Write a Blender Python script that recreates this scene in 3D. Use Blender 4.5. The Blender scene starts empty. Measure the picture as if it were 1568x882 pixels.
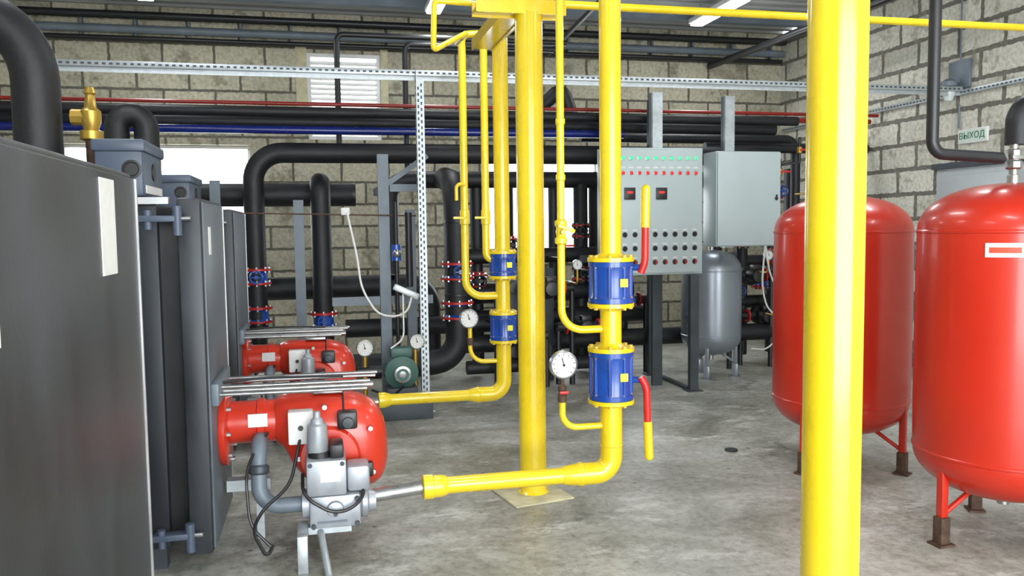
import bpy, bmesh, math, random
from mathutils import Vector, Matrix
random.seed(7)
sc = bpy.context.scene
V = Vector
# ------------------------------------------------------------------ materials
def newmat(name):
    m = bpy.data.materials.new(name); m.use_nodes = True
    nt = m.node_tree; b = nt.nodes["Principled BSDF"]
    return m, nt, b
def mat(name, col, rough=0.5, metal=0.0, var=0.12, scale=6.0, bump=0.0, bscale=60.0, coat=0.0, rvar=0.1, stretch=None):
    m, nt, b = newmat(name)
    tc = nt.nodes.new("ShaderNodeTexCoord")
    n = nt.nodes.new("ShaderNodeTexNoise"); n.inputs["Scale"].default_value = scale; n.inputs["Detail"].default_value = 5
    if stretch:
        n.inputs["Detail"].default_value = 9; n.inputs["Roughness"].default_value = 0.6
        mp = nt.nodes.new("ShaderNodeMapping"); mp.inputs["Scale"].default_value = stretch
        nt.links.new(tc.outputs["Object"], mp.inputs["Vector"]); nt.links.new(mp.outputs["Vector"], n.inputs["Vector"])
    else: nt.links.new(tc.outputs["Object"], n.inputs["Vector"])
    r = nt.nodes.new("ShaderNodeValToRGB")
    r.color_ramp.elements[0].position = 0.3; r.color_ramp.elements[1].position = 0.7
    r.color_ramp.elements[0].color = (*[c*(1-var) for c in col], 1)
    r.color_ramp.elements[1].color = (*[min(1, c*(1+var)) for c in col], 1)
    nt.links.new(n.outputs["Fac"], r.inputs["Fac"]); nt.links.new(r.outputs["Color"], b.inputs["Base Color"])
    mr = nt.nodes.new("ShaderNodeMapRange"); mr.inputs["To Min"].default_value = max(0.03, rough-rvar); mr.inputs["To Max"].default_value = min(1, rough+rvar)
    nt.links.new(n.outputs["Fac"], mr.inputs["Value"]); nt.links.new(mr.outputs["Result"], b.inputs["Roughness"])
    b.inputs["Metallic"].default_value = metal
    b.inputs["Coat Weight"].default_value = coat; b.inputs["Coat Roughness"].default_value = 0.12
    if bump > 0:
        n2 = nt.nodes.new("ShaderNodeTexNoise"); n2.inputs["Scale"].default_value = bscale; n2.inputs["Detail"].default_value = 3
        nt.links.new(tc.outputs["Object"], n2.inputs["Vector"])
        bp = nt.nodes.new("ShaderNodeBump"); bp.inputs["Strength"].default_value = bump; bp.inputs["Distance"].default_value = 0.01
        nt.links.new(n2.outputs["Fac"], bp.inputs["Height"]); nt.links.new(bp.outputs["Normal"], b.inputs["Normal"])
    return m
def emis(name, col, s):
    m, nt, b = newmat(name)
    b.inputs["Base Color"].default_value = (*col, 1); b.inputs["Emission Color"].default_value = (*col, 1); b.inputs["Emission Strength"].default_value = s
    return m
YEL = mat("yellow_paint", (0.82, 0.60, 0.014), 0.28, 0, 0.06, 4, 0.12, 25, 0.5, 0.06)
YELD = mat("yellow_paint_dark", (0.66, 0.45, 0.02), 0.4, 0, 0.15)
RED = mat("red_tank_paint", (0.50, 0.020, 0.006), 0.33, 0, 0.07, 2, 0.03, 8, 0.3, 0.05)
BRED = mat("burner_red", (0.56, 0.032, 0.012), 0.32, 0, 0.1, 5, 0, 8, 0.35)
FRED = mat("flange_red", (0.45, 0.02, 0.015), 0.4)
DRED = mat("dark_red_pipe", (0.24, 0.015, 0.01), 0.35)
BLUE = mat("valve_blue", (0.010, 0.065, 0.34), 0.3, 0, 0.15, 8, 0, 8, 0.4)
PBLUE = mat("pipe_blue", (0.008, 0.018, 0.16), 0.25)
BLK = mat("black_insulation", (0.008, 0.008, 0.010), 0.55, 0, 0.3, 10, 0.25, 30)
BPIPE = mat("black_pipe_paint", (0.012, 0.012, 0.014), 0.42)
CAS = mat("boiler_casing", (0.030, 0.034, 0.040), 0.46, 0.1, 0.55, 2.6, 0.05, 50, 0, 0.12, (1.5, 1.5, 0.5))
CASF = mat("boiler_door_face", (0.095, 0.11, 0.13), 0.45, 0.1, 0.25, 3)
CASD = mat("boiler_body_dark", (0.015, 0.019, 0.025), 0.5, 0.1, 0.2, 3)
BGR = mat("blue_grey_plastic", (0.065, 0.085, 0.125), 0.45, 0, 0.12, 5)
TRIM = mat("metal_trim", (0.5, 0.5, 0.5), 0.35, 0.7)
GALV = mat("galvanised_steel", (0.46, 0.50, 0.52), 0.42, 0.55, 0.12, 20)
STEEL = mat("steel_pipe", (0.42, 0.42, 0.42), 0.3, 0.9, 0.15, 15)
DSTEEL = mat("dark_steel_frame", (0.05, 0.06, 0.07), 0.5, 0.2, 0.2)
GSTEEL = mat("grey_painted_steel", (0.14, 0.17, 0.20), 0.5, 0.1, 0.15)
PANEL = mat("panel_grey", (0.42, 0.49, 0.50), 0.4, 0, 0.03, 3)
ALU = mat("cast_aluminium", (0.36, 0.38, 0.41), 0.42, 0.4, 0.15, 12)
SILV = mat("silver_tank_paint", (0.28, 0.31, 0.35), 0.3, 0.5, 0.06, 3)
WHT = mat("white_plastic", (0.72, 0.72, 0.70), 0.45, 0, 0.04)
BLKP = mat("black_plastic", (0.013, 0.013, 0.013), 0.4)
BRASS = mat("brass", (0.42, 0.27, 0.05), 0.35, 0.6, 0.2)
GREEN = mat("motor_green", (0.05, 0.12, 0.10), 0.45, 0.1)
RUST = mat("rusty_steel", (0.08, 0.045, 0.028), 0.7, 0.2, 0.4, 25)
TAN = mat("base_plate_paint", (0.50, 0.46, 0.29), 0.6, 0, 0.2, 12)
RLEV = mat("lever_red", (0.62, 0.02, 0.015), 0.35)
LEDG = emis("led_green", (0.05, 0.75, 0.25), 0.9)
LEDR = emis("led_red", (0.6, 0.02, 0.02), 0.4)
TUBE = emis("fluorescent_tube", (0.95, 0.98, 1.0), 9)
GLASS = mat("lamp_glass", (0.6, 0.65, 0.65), 0.15)
SIGN = mat("sign_face", (0.62, 0.70, 0.62), 0.4, 0, 0.03)
SGRN = mat("sign_green", (0.02, 0.16, 0.09), 0.5)
LBL = mat("label_white", (0.68, 0.68, 0.66), 0.5, 0, 0.05, 30)
LBLY = mat("label_yellow", (0.8, 0.75, 0.05), 0.5)
LBLR = mat("label_red", (0.7, 0.08, 0.04), 0.5)
DOORM = mat("door_paint", (0.46, 0.49, 0.50), 0.5, 0, 0.05)

def floor_mat():
    m, nt, b = newmat("concrete_floor"); L = nt.links.new; N = nt.nodes.new
    tc = N("ShaderNodeTexCoord")
    n1 = N("ShaderNodeTexNoise"); n1.inputs["Scale"].default_value = 1.3; n1.inputs["Detail"].default_value = 10; n1.inputs["Roughness"].default_value = 0.7; n1.inputs["Distortion"].default_value = 0.7
    L(tc.outputs["Object"], n1.inputs["Vector"])
    r1 = N("ShaderNodeValToRGB"); e = r1.color_ramp.elements
    e[0].position = 0.34; e[0].color = (0.17, 0.165, 0.13, 1); e[1].position = 0.66; e[1].color = (0.50, 0.50, 0.47, 1)
    x = e.new(0.5); x.color = (0.345, 0.34, 0.30, 1)
    L(n1.outputs["Fac"], r1.inputs["Fac"])
    n2 = N("ShaderNodeTexNoise"); n2.inputs["Scale"].default_value = 20; n2.inputs["Detail"].default_value = 8; n2.inputs["Roughness"].default_value = 0.75
    L(tc.outputs["Object"], n2.inputs["Vector"])
    r2 = N("ShaderNodeValToRGB"); e = r2.color_ramp.elements
    e[0].position = 0.34; e[0].color = (0.55, 0.54, 0.50, 1); e[1].position = 0.55; e[1].color = (1.08, 1.08, 1.08, 1)
    L(n2.outputs["Fac"], r2.inputs["Fac"])
    mx = N("ShaderNodeMix"); mx.data_type = 'RGBA'; mx.blend_type = 'MULTIPLY'; mx.inputs[0].default_value = 0.85
    L(r1.outputs["Color"], mx.inputs[6]); L(r2.outputs["Color"], mx.inputs[7])
    mp = N("ShaderNodeMapping"); mp.inputs["Scale"].default_value = (1.0, 1.7, 1); mp.inputs["Rotation"].default_value = (0, 0, 0.5)
    L(tc.outputs["Object"], mp.inputs["Vector"])
    n3 = N("ShaderNodeTexNoise"); n3.inputs["Scale"].default_value = 1.7; n3.inputs["Detail"].default_value = 13; n3.inputs["Roughness"].default_value = 0.82
    L(mp.outputs["Vector"], n3.inputs["Vector"])
    r3 = N("ShaderNodeValToRGB"); e = r3.color_ramp.elements
    e[0].position = 0.535; e[0].color = (0, 0, 0, 1); e[1].position = 0.61; e[1].color = (0.8, 0.8, 0.8, 1)
    L(n3.outputs["Fac"], r3.inputs["Fac"])
    m2 = N("ShaderNodeMix"); m2.data_type = 'RGBA'; L(r3.outputs["Color"], m2.inputs[0]); L(mx.outputs[2], m2.inputs[6]); m2.inputs[7].default_value = (0.60, 0.60, 0.57, 1)
    vo = N("ShaderNodeTexVoronoi"); vo.inputs["Scale"].default_value = 3.3; L(tc.outputs["Object"], vo.inputs["Vector"])
    ad = N("ShaderNodeMath"); ad.operation = 'ADD'; L(vo.outputs["Distance"], ad.inputs[0]); ms = N("ShaderNodeMath"); ms.operation = 'MULTIPLY'; L(n2.outputs["Fac"], ms.inputs[0]); ms.inputs[1].default_value = 0.20; L(ms.outputs[0], ad.inputs[1])
    r4 = N("ShaderNodeValToRGB"); e = r4.color_ramp.elements; e[0].position = 0.13; e[0].color = (0.3, 0.28, 0.25, 1); e[1].position = 0.17; e[1].color = (1, 1, 1, 1); L(ad.outputs[0], r4.inputs["Fac"])
    m4 = N("ShaderNodeMix"); m4.data_type = 'RGBA'; m4.blend_type = 'MULTIPLY'; m4.inputs[0].default_value = 0.85; L(m2.outputs[2], m4.inputs[6]); L(r4.outputs["Color"], m4.inputs[7])
    L(m4.outputs[2], b.inputs["Base Color"])
    b.inputs["Roughness"].default_value = 0.40
    bp = N("ShaderNodeBump"); bp.inputs["Strength"].default_value = 0.2; bp.inputs["Distance"].default_value = 0.006
    L(n2.outputs["Fac"], bp.inputs["Height"]); L(bp.outputs["Normal"], b.inputs["Normal"])
    return m
def block_mat(name, axis, c1, c2, mortar, msize=0.022, dist=0.03):
    m, nt, b = newmat(name); L = nt.links.new; N = nt.nodes.new
    tc = N("ShaderNodeTexCoord"); sp = N("ShaderNodeSeparateXYZ"); L(tc.outputs["Object"], sp.inputs[0])
    cb = N("ShaderNodeCombineXYZ"); L(sp.outputs[axis], cb.inputs[0]); L(sp.outputs[2], cb.inputs[1])
    n = N("ShaderNodeTexNoise"); n.inputs["Scale"].default_value = 14; n.inputs["Detail"].default_value = 6; L(tc.outputs["Object"], n.inputs["Vector"])
    sub = N("ShaderNodeVectorMath"); sub.operation = 'SUBTRACT'; L(n.outputs["Color"], sub.inputs[0]); sub.inputs[1].default_value = (0.5, 0.5, 0.5)
    scl = N("ShaderNodeVectorMath"); scl.operation = 'SCALE'; L(sub.outputs[0], scl.inputs[0]); scl.inputs["Scale"].default_value = dist
    add = N("ShaderNodeVectorMath"); L(cb.outputs[0], add.inputs[0]); L(scl.outputs[0], add.inputs[1])
    br = N("ShaderNodeTexBrick"); br.offset = 0.5; L(add.outputs[0], br.inputs["Vector"])
    br.inputs["Scale"].default_value = 1; br.inputs["Brick Width"].default_value = 0.62; br.inputs["Row Height"].default_value = 0.29
    br.inputs["Mortar Size"].default_value = msize; br.inputs["Mortar Smooth"].default_value = 0.3; br.inputs["Bias"].default_value = 0.0
    br.inputs["Color1"].default_value = (*c1, 1); br.inputs["Color2"].default_value = (*c2, 1); br.inputs["Mortar"].default_value = (*mortar, 1)
    n2 = N("ShaderNodeTexNoise"); n2.inputs["Scale"].default_value = 3.4; n2.inputs["Detail"].default_value = 9; n2.inputs["Roughness"].default_value = 0.7; L(tc.outputs["Object"], n2.inputs["Vector"])
    r2 = N("ShaderNodeValToRGB"); e = r2.color_ramp.elements
    e[0].position = 0.54; e[0].color = (0, 0, 0, 1); e[1].position = 0.63; e[1].color = (0.75, 0.75, 0.75, 1); L(n2.outputs["Fac"], r2.inputs["Fac"])
    mx = N("ShaderNodeMix"); mx.data_type = 'RGBA'; L(r2.outputs["Color"], mx.inputs[0]); L(br.outputs["Color"], mx.inputs[6]); mx.inputs[7].default_value = (mortar[0]*1.5, mortar[1]*1.48, mortar[2]*1.35, 1)
    n3 = N("ShaderNodeTexNoise"); n3.inputs["Scale"].default_value = 24; n3.inputs["Detail"].default_value = 6; L(tc.outputs["Object"], n3.inputs["Vector"])
    r3 = N("ShaderNodeValToRGB"); e = r3.color_ramp.elements; e[0].position = 0.3; e[0].color = (0.72, 0.71, 0.66, 1); e[1].position = 0.62; e[1].color = (1.06, 1.06, 1.06, 1); L(n3.outputs["Fac"], r3.inputs["Fac"])
    m3 = N("ShaderNodeMix"); m3.data_type = 'RGBA'; m3.blend_type = 'MULTIPLY'; m3.inputs[0].default_value = 1; L(mx.outputs[2], m3.inputs[6]); L(r3.outputs["Color"], m3.inputs[7])
    L(m3.outputs[2], b.inputs["Base Color"]); b.inputs["Roughness"].default_value = 0.9
    bp = N("ShaderNodeBump"); bp.inputs["Strength"].default_value = 0.6; bp.inputs["Distance"].default_value = 0.02; bp.invert = True
    L(br.outputs["Fac"], bp.inputs["Height"]); L(bp.outputs["Normal"], b.inputs["Normal"])
    return m
FLOOR = floor_mat()
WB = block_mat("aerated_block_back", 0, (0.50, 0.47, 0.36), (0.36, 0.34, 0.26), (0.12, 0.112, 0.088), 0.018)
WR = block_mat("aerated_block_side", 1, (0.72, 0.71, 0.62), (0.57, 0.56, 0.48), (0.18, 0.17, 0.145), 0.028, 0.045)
CEIL = mat("ceiling_sheet", (0.36, 0.37, 0.37), 0.6, 0.1, 0.12, 1.5)

# ------------------------------------------------------------------ builder
class B:
    def __init__(s, name):
        s.name = name; s.bm = bmesh.new(); s.ms = []
    def mi(s, m):
        if m not in s.ms: s.ms.append(m)
        return s.ms.index(m)
    def loft(s, rings, m, caps=True, closed=True, loop=False):
        i = s.mi(m); vr = [[s.bm.verts.new(p) for p in r] for r in rings]
        n = len(vr[0]); R = len(vr)
        for a in range(R if loop else R-1):
            r0, r1 = vr[a], vr[(a+1) % R]
            for k in range(n if closed else n-1):
                f = s.bm.faces.new((r0[k], r0[(k+1) % n], r1[(k+1) % n], r1[k])); f.material_index = i; f.smooth = True
        if caps and not loop:
            for r, rev in ((vr[0], True), (vr[-1], False)):
                f = s.bm.faces.new(list(reversed(r)) if rev else r); f.material_index = i; f.smooth = True
    def ring(s, c, ax, r, seg, up=None, r2=None):
        ax = V(ax).normalized(); up = V(up) if up else (V((0, 0, 1)) if abs(ax.z) < 0.9 else V((1, 0, 0)))
        u = (up - ax*up.dot(ax)).normalized(); w = ax.cross(u); r2 = r if r2 is None else r2
        return [V(c)+u*math.cos(2*math.pi*k/seg)*r+w*math.sin(2*math.pi*k/seg)*r2 for k in range(seg)]
    def cyl(s, p1, p2, r, m, r2=None, seg=24):
        p1, p2 = V(p1), V(p2); ax = p2-p1; r2 = r if r2 is None else r2
        s.loft([s.ring(p1, ax, r, seg), s.ring(p2, ax, r2, seg)], m)
    def lathe(s, o, ax, prof, m, seg=32):
        o = V(o); ax = V(ax).normalized()
        s.loft([s.ring(o+ax*h, ax, max(r, 0.0005), seg) for r, h in prof], m)
    def sphere(s, c, r, m, seg=20, sz=1.0):
        s.lathe(c, (0, 0, 1), [(r*math.sin(math.pi*k/10), -r*sz*math.cos(math.pi*k/10)) for k in range(11)], m, seg)
    def tube(s, pts, r, m, bend=0.0, seg=18, loop=False):
        pts = [V(p) for p in pts]; path = []
        if loop or bend <= 0: path = pts
        else:
            path.append(pts[0])
            for k in range(1, len(pts)-1):
                a, b_, c = pts[k-1], pts[k], pts[k+1]
                d1 = (a-b_); d2 = (c-b_); t = min(bend, d1.length*0.49, d2.length*0.49)
                ang = d1.angle(d2)
                if abs(ang-math.pi) < 0.03: path.append(b_); continue
                d1.normalize(); d2.normalize()
                half = ang/2; bis = (d1+d2).normalized(); cen = b_+bis*(t/math.cos(half))
                v1 = (b_+d1*t)-cen; v2 = (b_+d2*t)-cen; tot = v1.angle(v2); nrm = v1.cross(v2).normalized()
                ns = 10
                for q in range(ns+1): path.append(cen+Matrix.Rotation(tot*q/ns, 3, nrm) @ v1)
            path.append(pts[-1])
        n = len(path); rings = []
        t0 = (path[1]-path[0]).normalized(); up = V((0, 0, 1)) if abs(t0.z) < 0.9 else V((1, 0, 0))
        u = (up-t0*up.dot(t0)).normalized()
        for k in range(n):
            if loop: t = (path[(k+1) % n]-path[k-1]).normalized()
            elif k == 0: t = t0
            elif k == n-1: t = (path[-1]-path[-2]).normalized()
            else: t = ((path[k+1]-path[k]).normalized()+(path[k]-path[k-1]).normalized()).normalized()
            u = (u-t*u.dot(t)).normalized(); w = t.cross(u)
            rings.append([path[k]+u*math.cos(2*math.pi*j/seg)*r+w*math.sin(2*math.pi*j/seg)*r for j in range(seg)])
        s.loft(rings, m, loop=loop)
    def box(s, c, size, m, rot=None, bev=0.0, seg=2):
        t = bmesh.new(); bmesh.ops.create_cube(t, size=1.0)
        for v in t.verts: v.co = V((v.co.x*size[0], v.co.y*size[1], v.co.z*size[2]))
        if bev > 0: bmesh.ops.bevel(t, geom=list(t.edges), offset=min(bev, min(size)*0.45), segments=seg, affect='EDGES', profile=0.5)
        M = (rot.to_3x3() if rot else Matrix.Identity(3)); i = s.mi(m); mp = {}
        for v in t.verts: mp[v.index] = s.bm.verts.new(M @ v.co+V(c))
        for f in t.faces:
            g = s.bm.faces.new([mp[v.index] for v in f.verts]); g.material_index = i; g.smooth = bev > 0
        t.free()
    def bb(s, x0, x1, y0, y1, z0, z1, m, bev=0.0):
        s.box(((x0+x1)/2, (y0+y1)/2, (z0+z1)/2), (x1-x0, y1-y0, z1-z0), m, bev=bev)
    def bolts(s, c, ax, R, n, r, t, m, ph=0.0):
        c = V(c); ax = V(ax).normalized()
        for p in s.ring(c, ax, R, n*2)[(1 if ph else 0)::2]:
            s.cyl(p-ax*t/2, p+ax*t/2, r, m, seg=6)
    def done(s, parent=None):
        bmesh.ops.recalc_face_normals(s.bm, faces=list(s.bm.faces))
        me = bpy.data.meshes.new(s.name); s.bm.to_mesh(me); s.bm.free()
        for m in s.ms: me.materials.append(m)
        me.set_sharp_from_angle(angle=math.radians(38))
        ob = bpy.data.objects.new(s.name, me); sc.collection.objects.link(ob)
        if parent: ob.parent = parent
        return ob
def RX(a): return Matrix.Rotation(math.radians(a), 3, 'X')
def RY(a): return Matrix.Rotation(math.radians(a), 3, 'Y')
def RZ(a): return Matrix.Rotation(math.radians(a), 3, 'Z')

# ------------------------------------------------------------------ room
XL, XR, YF, YB, ZC = -4.6, 6.75, -3.0, 11.3, 4.5
o = B("floor"); o.bb(XL-0.3, XR+0.3, YF-0.3, YB+0.3, -0.15, 0, FLOOR); o.done()
def wall_open(name, axis, c0, c1, u0, u1, zt, opens, m):
    o = B(name); us = sorted({u0, u1, *[q for w in opens for q in w[:2]]})
    for a, b_ in zip(us[:-1], us[1:]):
        zs = sorted([(w[2], w[3]) for w in opens if w[0] <= a+1e-6 and w[1] >= b_-1e-6]); z = 0
        segs = []
        for w0, w1 in zs:
            if w0 > z: segs.append((z, w0))
            z = w1
        segs.append((z, zt))
        for z0, z1 in segs:
            if axis == 'x': o.bb(a, b_, c0, c1, z0, z1, m)
            else: o.bb(c0, c1, a, b_, z0, z1, m)
    return o.done()
W = [(-3.1, -0.84, 1.45, 2.8), (-0.10, 0.85, 2.88, 4.0), (2.25, 4.7, 1.35, 2.75)]
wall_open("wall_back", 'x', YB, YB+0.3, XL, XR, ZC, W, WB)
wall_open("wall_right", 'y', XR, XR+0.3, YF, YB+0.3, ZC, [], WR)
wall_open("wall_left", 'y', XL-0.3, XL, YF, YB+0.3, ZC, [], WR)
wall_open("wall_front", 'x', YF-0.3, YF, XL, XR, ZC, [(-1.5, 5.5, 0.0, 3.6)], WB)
def win(name, w, nm):
    o = B(name); x0, x1, z0, z1 = w; y0, y1 = YB+0.10, YB+0.17; t = 0.045
    for a in ((x0, x1, z0, z0+t), (x0, x1, z1-t, z1), (x0, x0+t, z0+t, z1-t), (x1-t, x1, z0+t, z1-t)): o.bb(a[0], a[1], y0, y1, a[2], a[3], WHT, 0.01)
    for k in range(1, nm): x = x0+(x1-x0)*k/nm; o.bb(x-t*0.5, x+t*0.5, y0+0.003, y1-0.003, z0+t, z1-t, WHT, 0.01)
    o.bb(x0, x1, YB-0.06, YB+0.1, z0-0.03, z0, WHT, 0.005)
    return o.done()
win("window_1", W[0], 2); win("window_3", W[2], 3)
o = B("window_2"); x0, x1, z0, z1 = W[1]
for a in ((x0, x1, z0, z0+.05), (x0, x1, z1-.05, z1), (x0, x0+.05, z0+.05, z1-.05), (x1-.05, x1, z0+.05, z1-.05)): o.bb(a[0], a[1], YB+0.02, YB+0.12, a[2], a[3], WHT)
for k in range(15):
    o.box(((x0+x1)/2, YB+0.07, z0+0.09+k*(z1-z0-0.14)/15), (x1-x0-0.1, 0.012, 0.060), WHT, rot=RX(-28))
o.done()
o = B("trim_1"); o.bb(-0.24, -0.10, YB-0.015, YB-0.001, 3.1, 4.1, TAN); o.bb(0.85, 0.95, YB-0.015, YB-0.001, 3.3, 4.1, TAN); o.done()
o = B("ceiling"); prof = []; y = YF
while y < YB:
    prof += [(y, ZC), (y+0.10, ZC), (y+0.13, ZC+0.05), (y+0.22, ZC+0.05), (y+0.25, ZC)]; y += 0.25
r0 = [V((XL, a, b_)) for a, b_ in prof]; r1 = [V((XR, a, b_)) for a, b_ in prof]
o.loft([r0, r1], CEIL, caps=False, closed=False)
o.bb(XL, XR, YF, YB, ZC+0.1, ZC+0.2, CEIL); o.done()
for k, yy in enumerate((0.5, 3.2, 6.9, 8.3, 10.35)):
    o = B("ceiling_purlin"); o.bb(XL, XR, yy-0.06, yy+0.06, ZC-0.012, ZC, GSTEEL); o.bb(XL, XR, yy-0.06, yy+0.06, ZC-0.12, ZC-0.108, GSTEEL); o.bb(XL, XR, yy-0.006, yy+0.006, ZC-0.108, ZC-0.012, GSTEEL); o.done()
o = B("door_1"); o.bb(XR-0.03, XR-0.001, 5.9, 8.0, 0.001, 2.28, DOORM, 0.004); o.bb(XR-0.05, XR-0.028, 6.0, 6.94, 0.05, 2.2, DOORM, 0.006); o.bb(XR-0.05, XR-0.028, 6.98, 7.92, 0.05, 2.2, DOORM, 0.006)
o.bb(XR-0.06, XR-0.001, 5.85, 8.05, 2.281, 2.34, DSTEEL); o.cyl((XR-0.09, 6.98, 1.0), (XR-0.09, 6.98, 1.15), 0.012, BLKP); o.done()

for fx in (-1.8, 1.4, 4.8):
    for fy in (9.45, 5.4, 1.6):
        o = B("fluorescent_lamp"); zz = ZC-0.22
        o.bb(fx-0.10, fx+0.10, fy-0.64, fy+0.64, zz, zz+0.06, WHT, 0.006)
        o.bb(fx-0.085, fx+0.085, fy-0.62, fy+0.62, zz-0.03, zz, TUBE, 0.012)
        for dy in (-0.5, 0.5): o.cyl((fx, fy+dy, zz+0.04), (fx, fy+dy, ZC-0.002), 0.006, GSTEEL, seg=8)
        ob = o.done()
        l = bpy.data.lights.new("lamp_light", 'AREA'); l.shape = 'RECTANGLE'; l.size = 0.2; l.size_y = 1.2; l.energy = 37; l.color = (0.93, 0.97, 1.0)
        lo = bpy.data.objects.new("lamp_light", l); sc.collection.objects.link(lo); lo.location = (fx, fy, zz-0.06); lo.parent = ob
l = bpy.data.lights.new("gate_daylight", 'AREA'); l.shape = 'RECTANGLE'; l.size = 6.8; l.size_y = 3.4; l.energy = 300; l.color = (0.95, 0.98, 1.0)
lo = bpy.data.objects.new("gate_daylight", l); sc.collection.objects.link(lo); lo.location = (2.0, YF-0.1, 1.85); lo.rotation_euler = (math.radians(90), 0, 0)
w = bpy.data.worlds.new("World"); sc.world = w; w.use_nodes = True
w.node_tree.nodes["Background"].inputs[0].default_value = (0.90, 0.96, 1.0, 1); w.node_tree.nodes["Background"].inputs[1].default_value = 9.0

# ------------------------------------------------------------------ yellow gas system
def wafer(o, c, r, z0, z1, pr, leverside=None):
    x, y = c; fr = r
    for z, sgn in ((z0, -1), (z1, 1)):
        o.lathe((x, y, z), (0, 0, sgn), [(pr, 0.045), (fr*0.62, 0.026), (fr, 0.022), (fr, 0.0), (pr, 0.0)], YEL, 32)
        o.bolts((x, y, z), (0, 0, 1), fr*0.84, 8, 0.013, 0.07, YELD, 1)
    for z in (z0+0.015, z1-0.015): o.lathe((x, y, z-0.013), (0, 0, 1), [(fr*0.96, 0), (fr*0.96, 0.026)], BLUE, 32)
    h = z1-z0
    o.lathe((x, y, z0), (0, 0, 1), [(fr*0.9, 0.02), (fr*0.84, 0.05), (fr*0.84, h-0.05), (fr*0.9, h-0.02)], BLUE, 32)
    for k in range(8):
        a = 2*math.pi*(k+0.5)/8; q = V((x+math.cos(a)*fr*0.86, y+math.sin(a)*fr*0.86, 0))
        o.cyl((q.x, q.y, z0), (q.x, q.y, z1), 0.011, BLUE, seg=8)
    o.box((x+0.035, y-fr*0.87, (z0+z1)/2), (0.045, 0.012, 0.045), LBLY, bev=0.002)

def gauge(o, c, r, ax=(0, -1, 0)):
    c = V(c); ax = V(ax).normalized()
    o.lathe(c, ax, [(r*0.85, -0.03), (r, -0.025), (r, 0.012), (r*0.9, 0.016), (r*0.88, 0.008)], STEEL, 28)
    o.lathe(c, ax, [(r*0.88, 0.0), (r*0.88, 0.010)], LBL, 28)
    o.sphere(c+ax*0.012, r*0.09, BLKP, 8)
    up = V((0, 0, 1)); rt = ax.cross(up)
    d = (up*0.75+rt*0.2)
    o.cyl(c+ax*0.012-d*r*0.15, c+ax*0.012+d*r*0.7, r*0.035, BLKP, seg=6)
    for k in range(11):
        a = math.radians(-135+27*k); q = up*math.cos(a)+rt*math.sin(a)
        o.cyl(c+ax*0.0115+q*r*0.7, c+ax*0.0115+q*r*0.82, r*0.022, BLKP, seg=4)

o = B("gas_supply_line")
x, y = 1.57, 4.36
o.tube([(0.60, y, 0.315), (1.34, y, 0.315)], 0.046, YEL)
o.lathe((0.50, y, 0.315), (1, 0, 0), [(0.058, 0), (0.066, 0.005), (0.066, 0.055), (0.060, 0.06), (0.060, 0.10), (0.052, 0.13), (0.046, 0.135)], YEL)
o.lathe((1.28, y, 0.315), (1, 0, 0), [(0.046, 0), (0.052, 0.01), (0.062, 0.09), (0.067, 0.10), (0.067, 0.115), (0.06, 0.12)], YEL)
o.tube([(1.38, y, 0.315), (x, y, 0.315), (x, y, 0.75)], 0.062, YEL, bend=0.15, seg=28)
o.lathe((x, y, 0.465), (0, 0, 1), [(0.062, 0), (0.066, 0.006), (0.062, 0.012)], YEL)
wafer(o, (x, y), 0.13, 0.735, 1.005, 0.06)
o.cyl((x, y, 1.0), (x, y, 1.28), 0.06, YEL, seg=28)
wafer(o, (x, y), 0.13, 1.275, 1.505, 0.06)
o.cyl((x, y, 1.5), (x, y, 3.2), 0.06, YEL, seg=28)
o.cyl((x+0.11, y-0.03, 1.47), (x+0.16, y-0.06, 1.47), 0.018, BLUE)
o.tube([(x+0.15, y-0.07, 1.44), (x+0.17, y-0.08, 1.50), (x+0.172, y-0.08, 1.70)], 0.020, RLEV, bend=0.03)
o.tube([(x+0.172, y-0.08, 1.69), (x+0.176, y-0.08, 1.90)], 0.025, YEL)
o.sphere((x+0.176, y-0.08, 1.90), 0.025, YEL, 14)
o.cyl((x+0.11, y-0.03, 0.84), (x+0.17, y-0.06, 0.84), 0.018, BLUE)
o.tube([(x+0.15, y-0.07, 0.86), (x+0.18, y-0.08, 0.80), (x+0.186, y-0.08, 0.60)], 0.020, RLEV, bend=0.03)
o.tube([(x+0.186, y-0.08, 0.61), (x+0.195, y-0.08, 0.41)], 0.025, YEL)
o.sphere((x+0.195, y-0.08, 0.41), 0.025, YEL, 14)
o.tube([(1.285, y, 3.25), (1.285, y, 1.13), (1.53, y, 1.13)], 0.021, YEL, bend=0.16)
o.lathe((1.285, y, 1.60), (0, 0, 1), [(0.02, 0), (0.034, 0.01), (0.034, 0.035), (0.026, 0.045), (0.030, 0.07), (0.026, 0.095), (0.034, 0.105), (0.034, 0.13), (0.02, 0.14)], YEL)
o.cyl((1.285, y, 1.67), (1.285, y-0.05, 1.67), 0.014, BRASS); o.box((1.30, y-0.055, 1.69), (0.10, 0.012, 0.02), YEL, rot=RY(20), bev=0.003)
for z in (2.25, 1.95): o.lathe((1.285, y, z), (0, 0, 1), [(0.021, 0), (0.026, 0.004), (0.026, 0.03), (0.021, 0.034)], YEL)
o.tube([(1.285, y, 0.76), (1.285, y, 0.585), (1.53, y, 0.585)], 0.018, YEL, bend=0.15)
o.lathe((1.285, y, 0.73), (0, 0, 1), [(0.018, 0), (0.026, 0.005), (0.026, 0.04), (0.018, 0.05), (0.024, 0.07), (0.024, 0.09), (0.012, 0.10), (0.012, 0.14)], RUST)
o.box((1.285, y-0.035, 0.79), (0.05, 0.015, 0.016), RLEV, bev=0.003)
gauge(o, (1.29, y-0.01, 0.94), 0.078)
o.done()
o = B("gas_supply_line")
x, y = 1.46, 6.66
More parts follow.
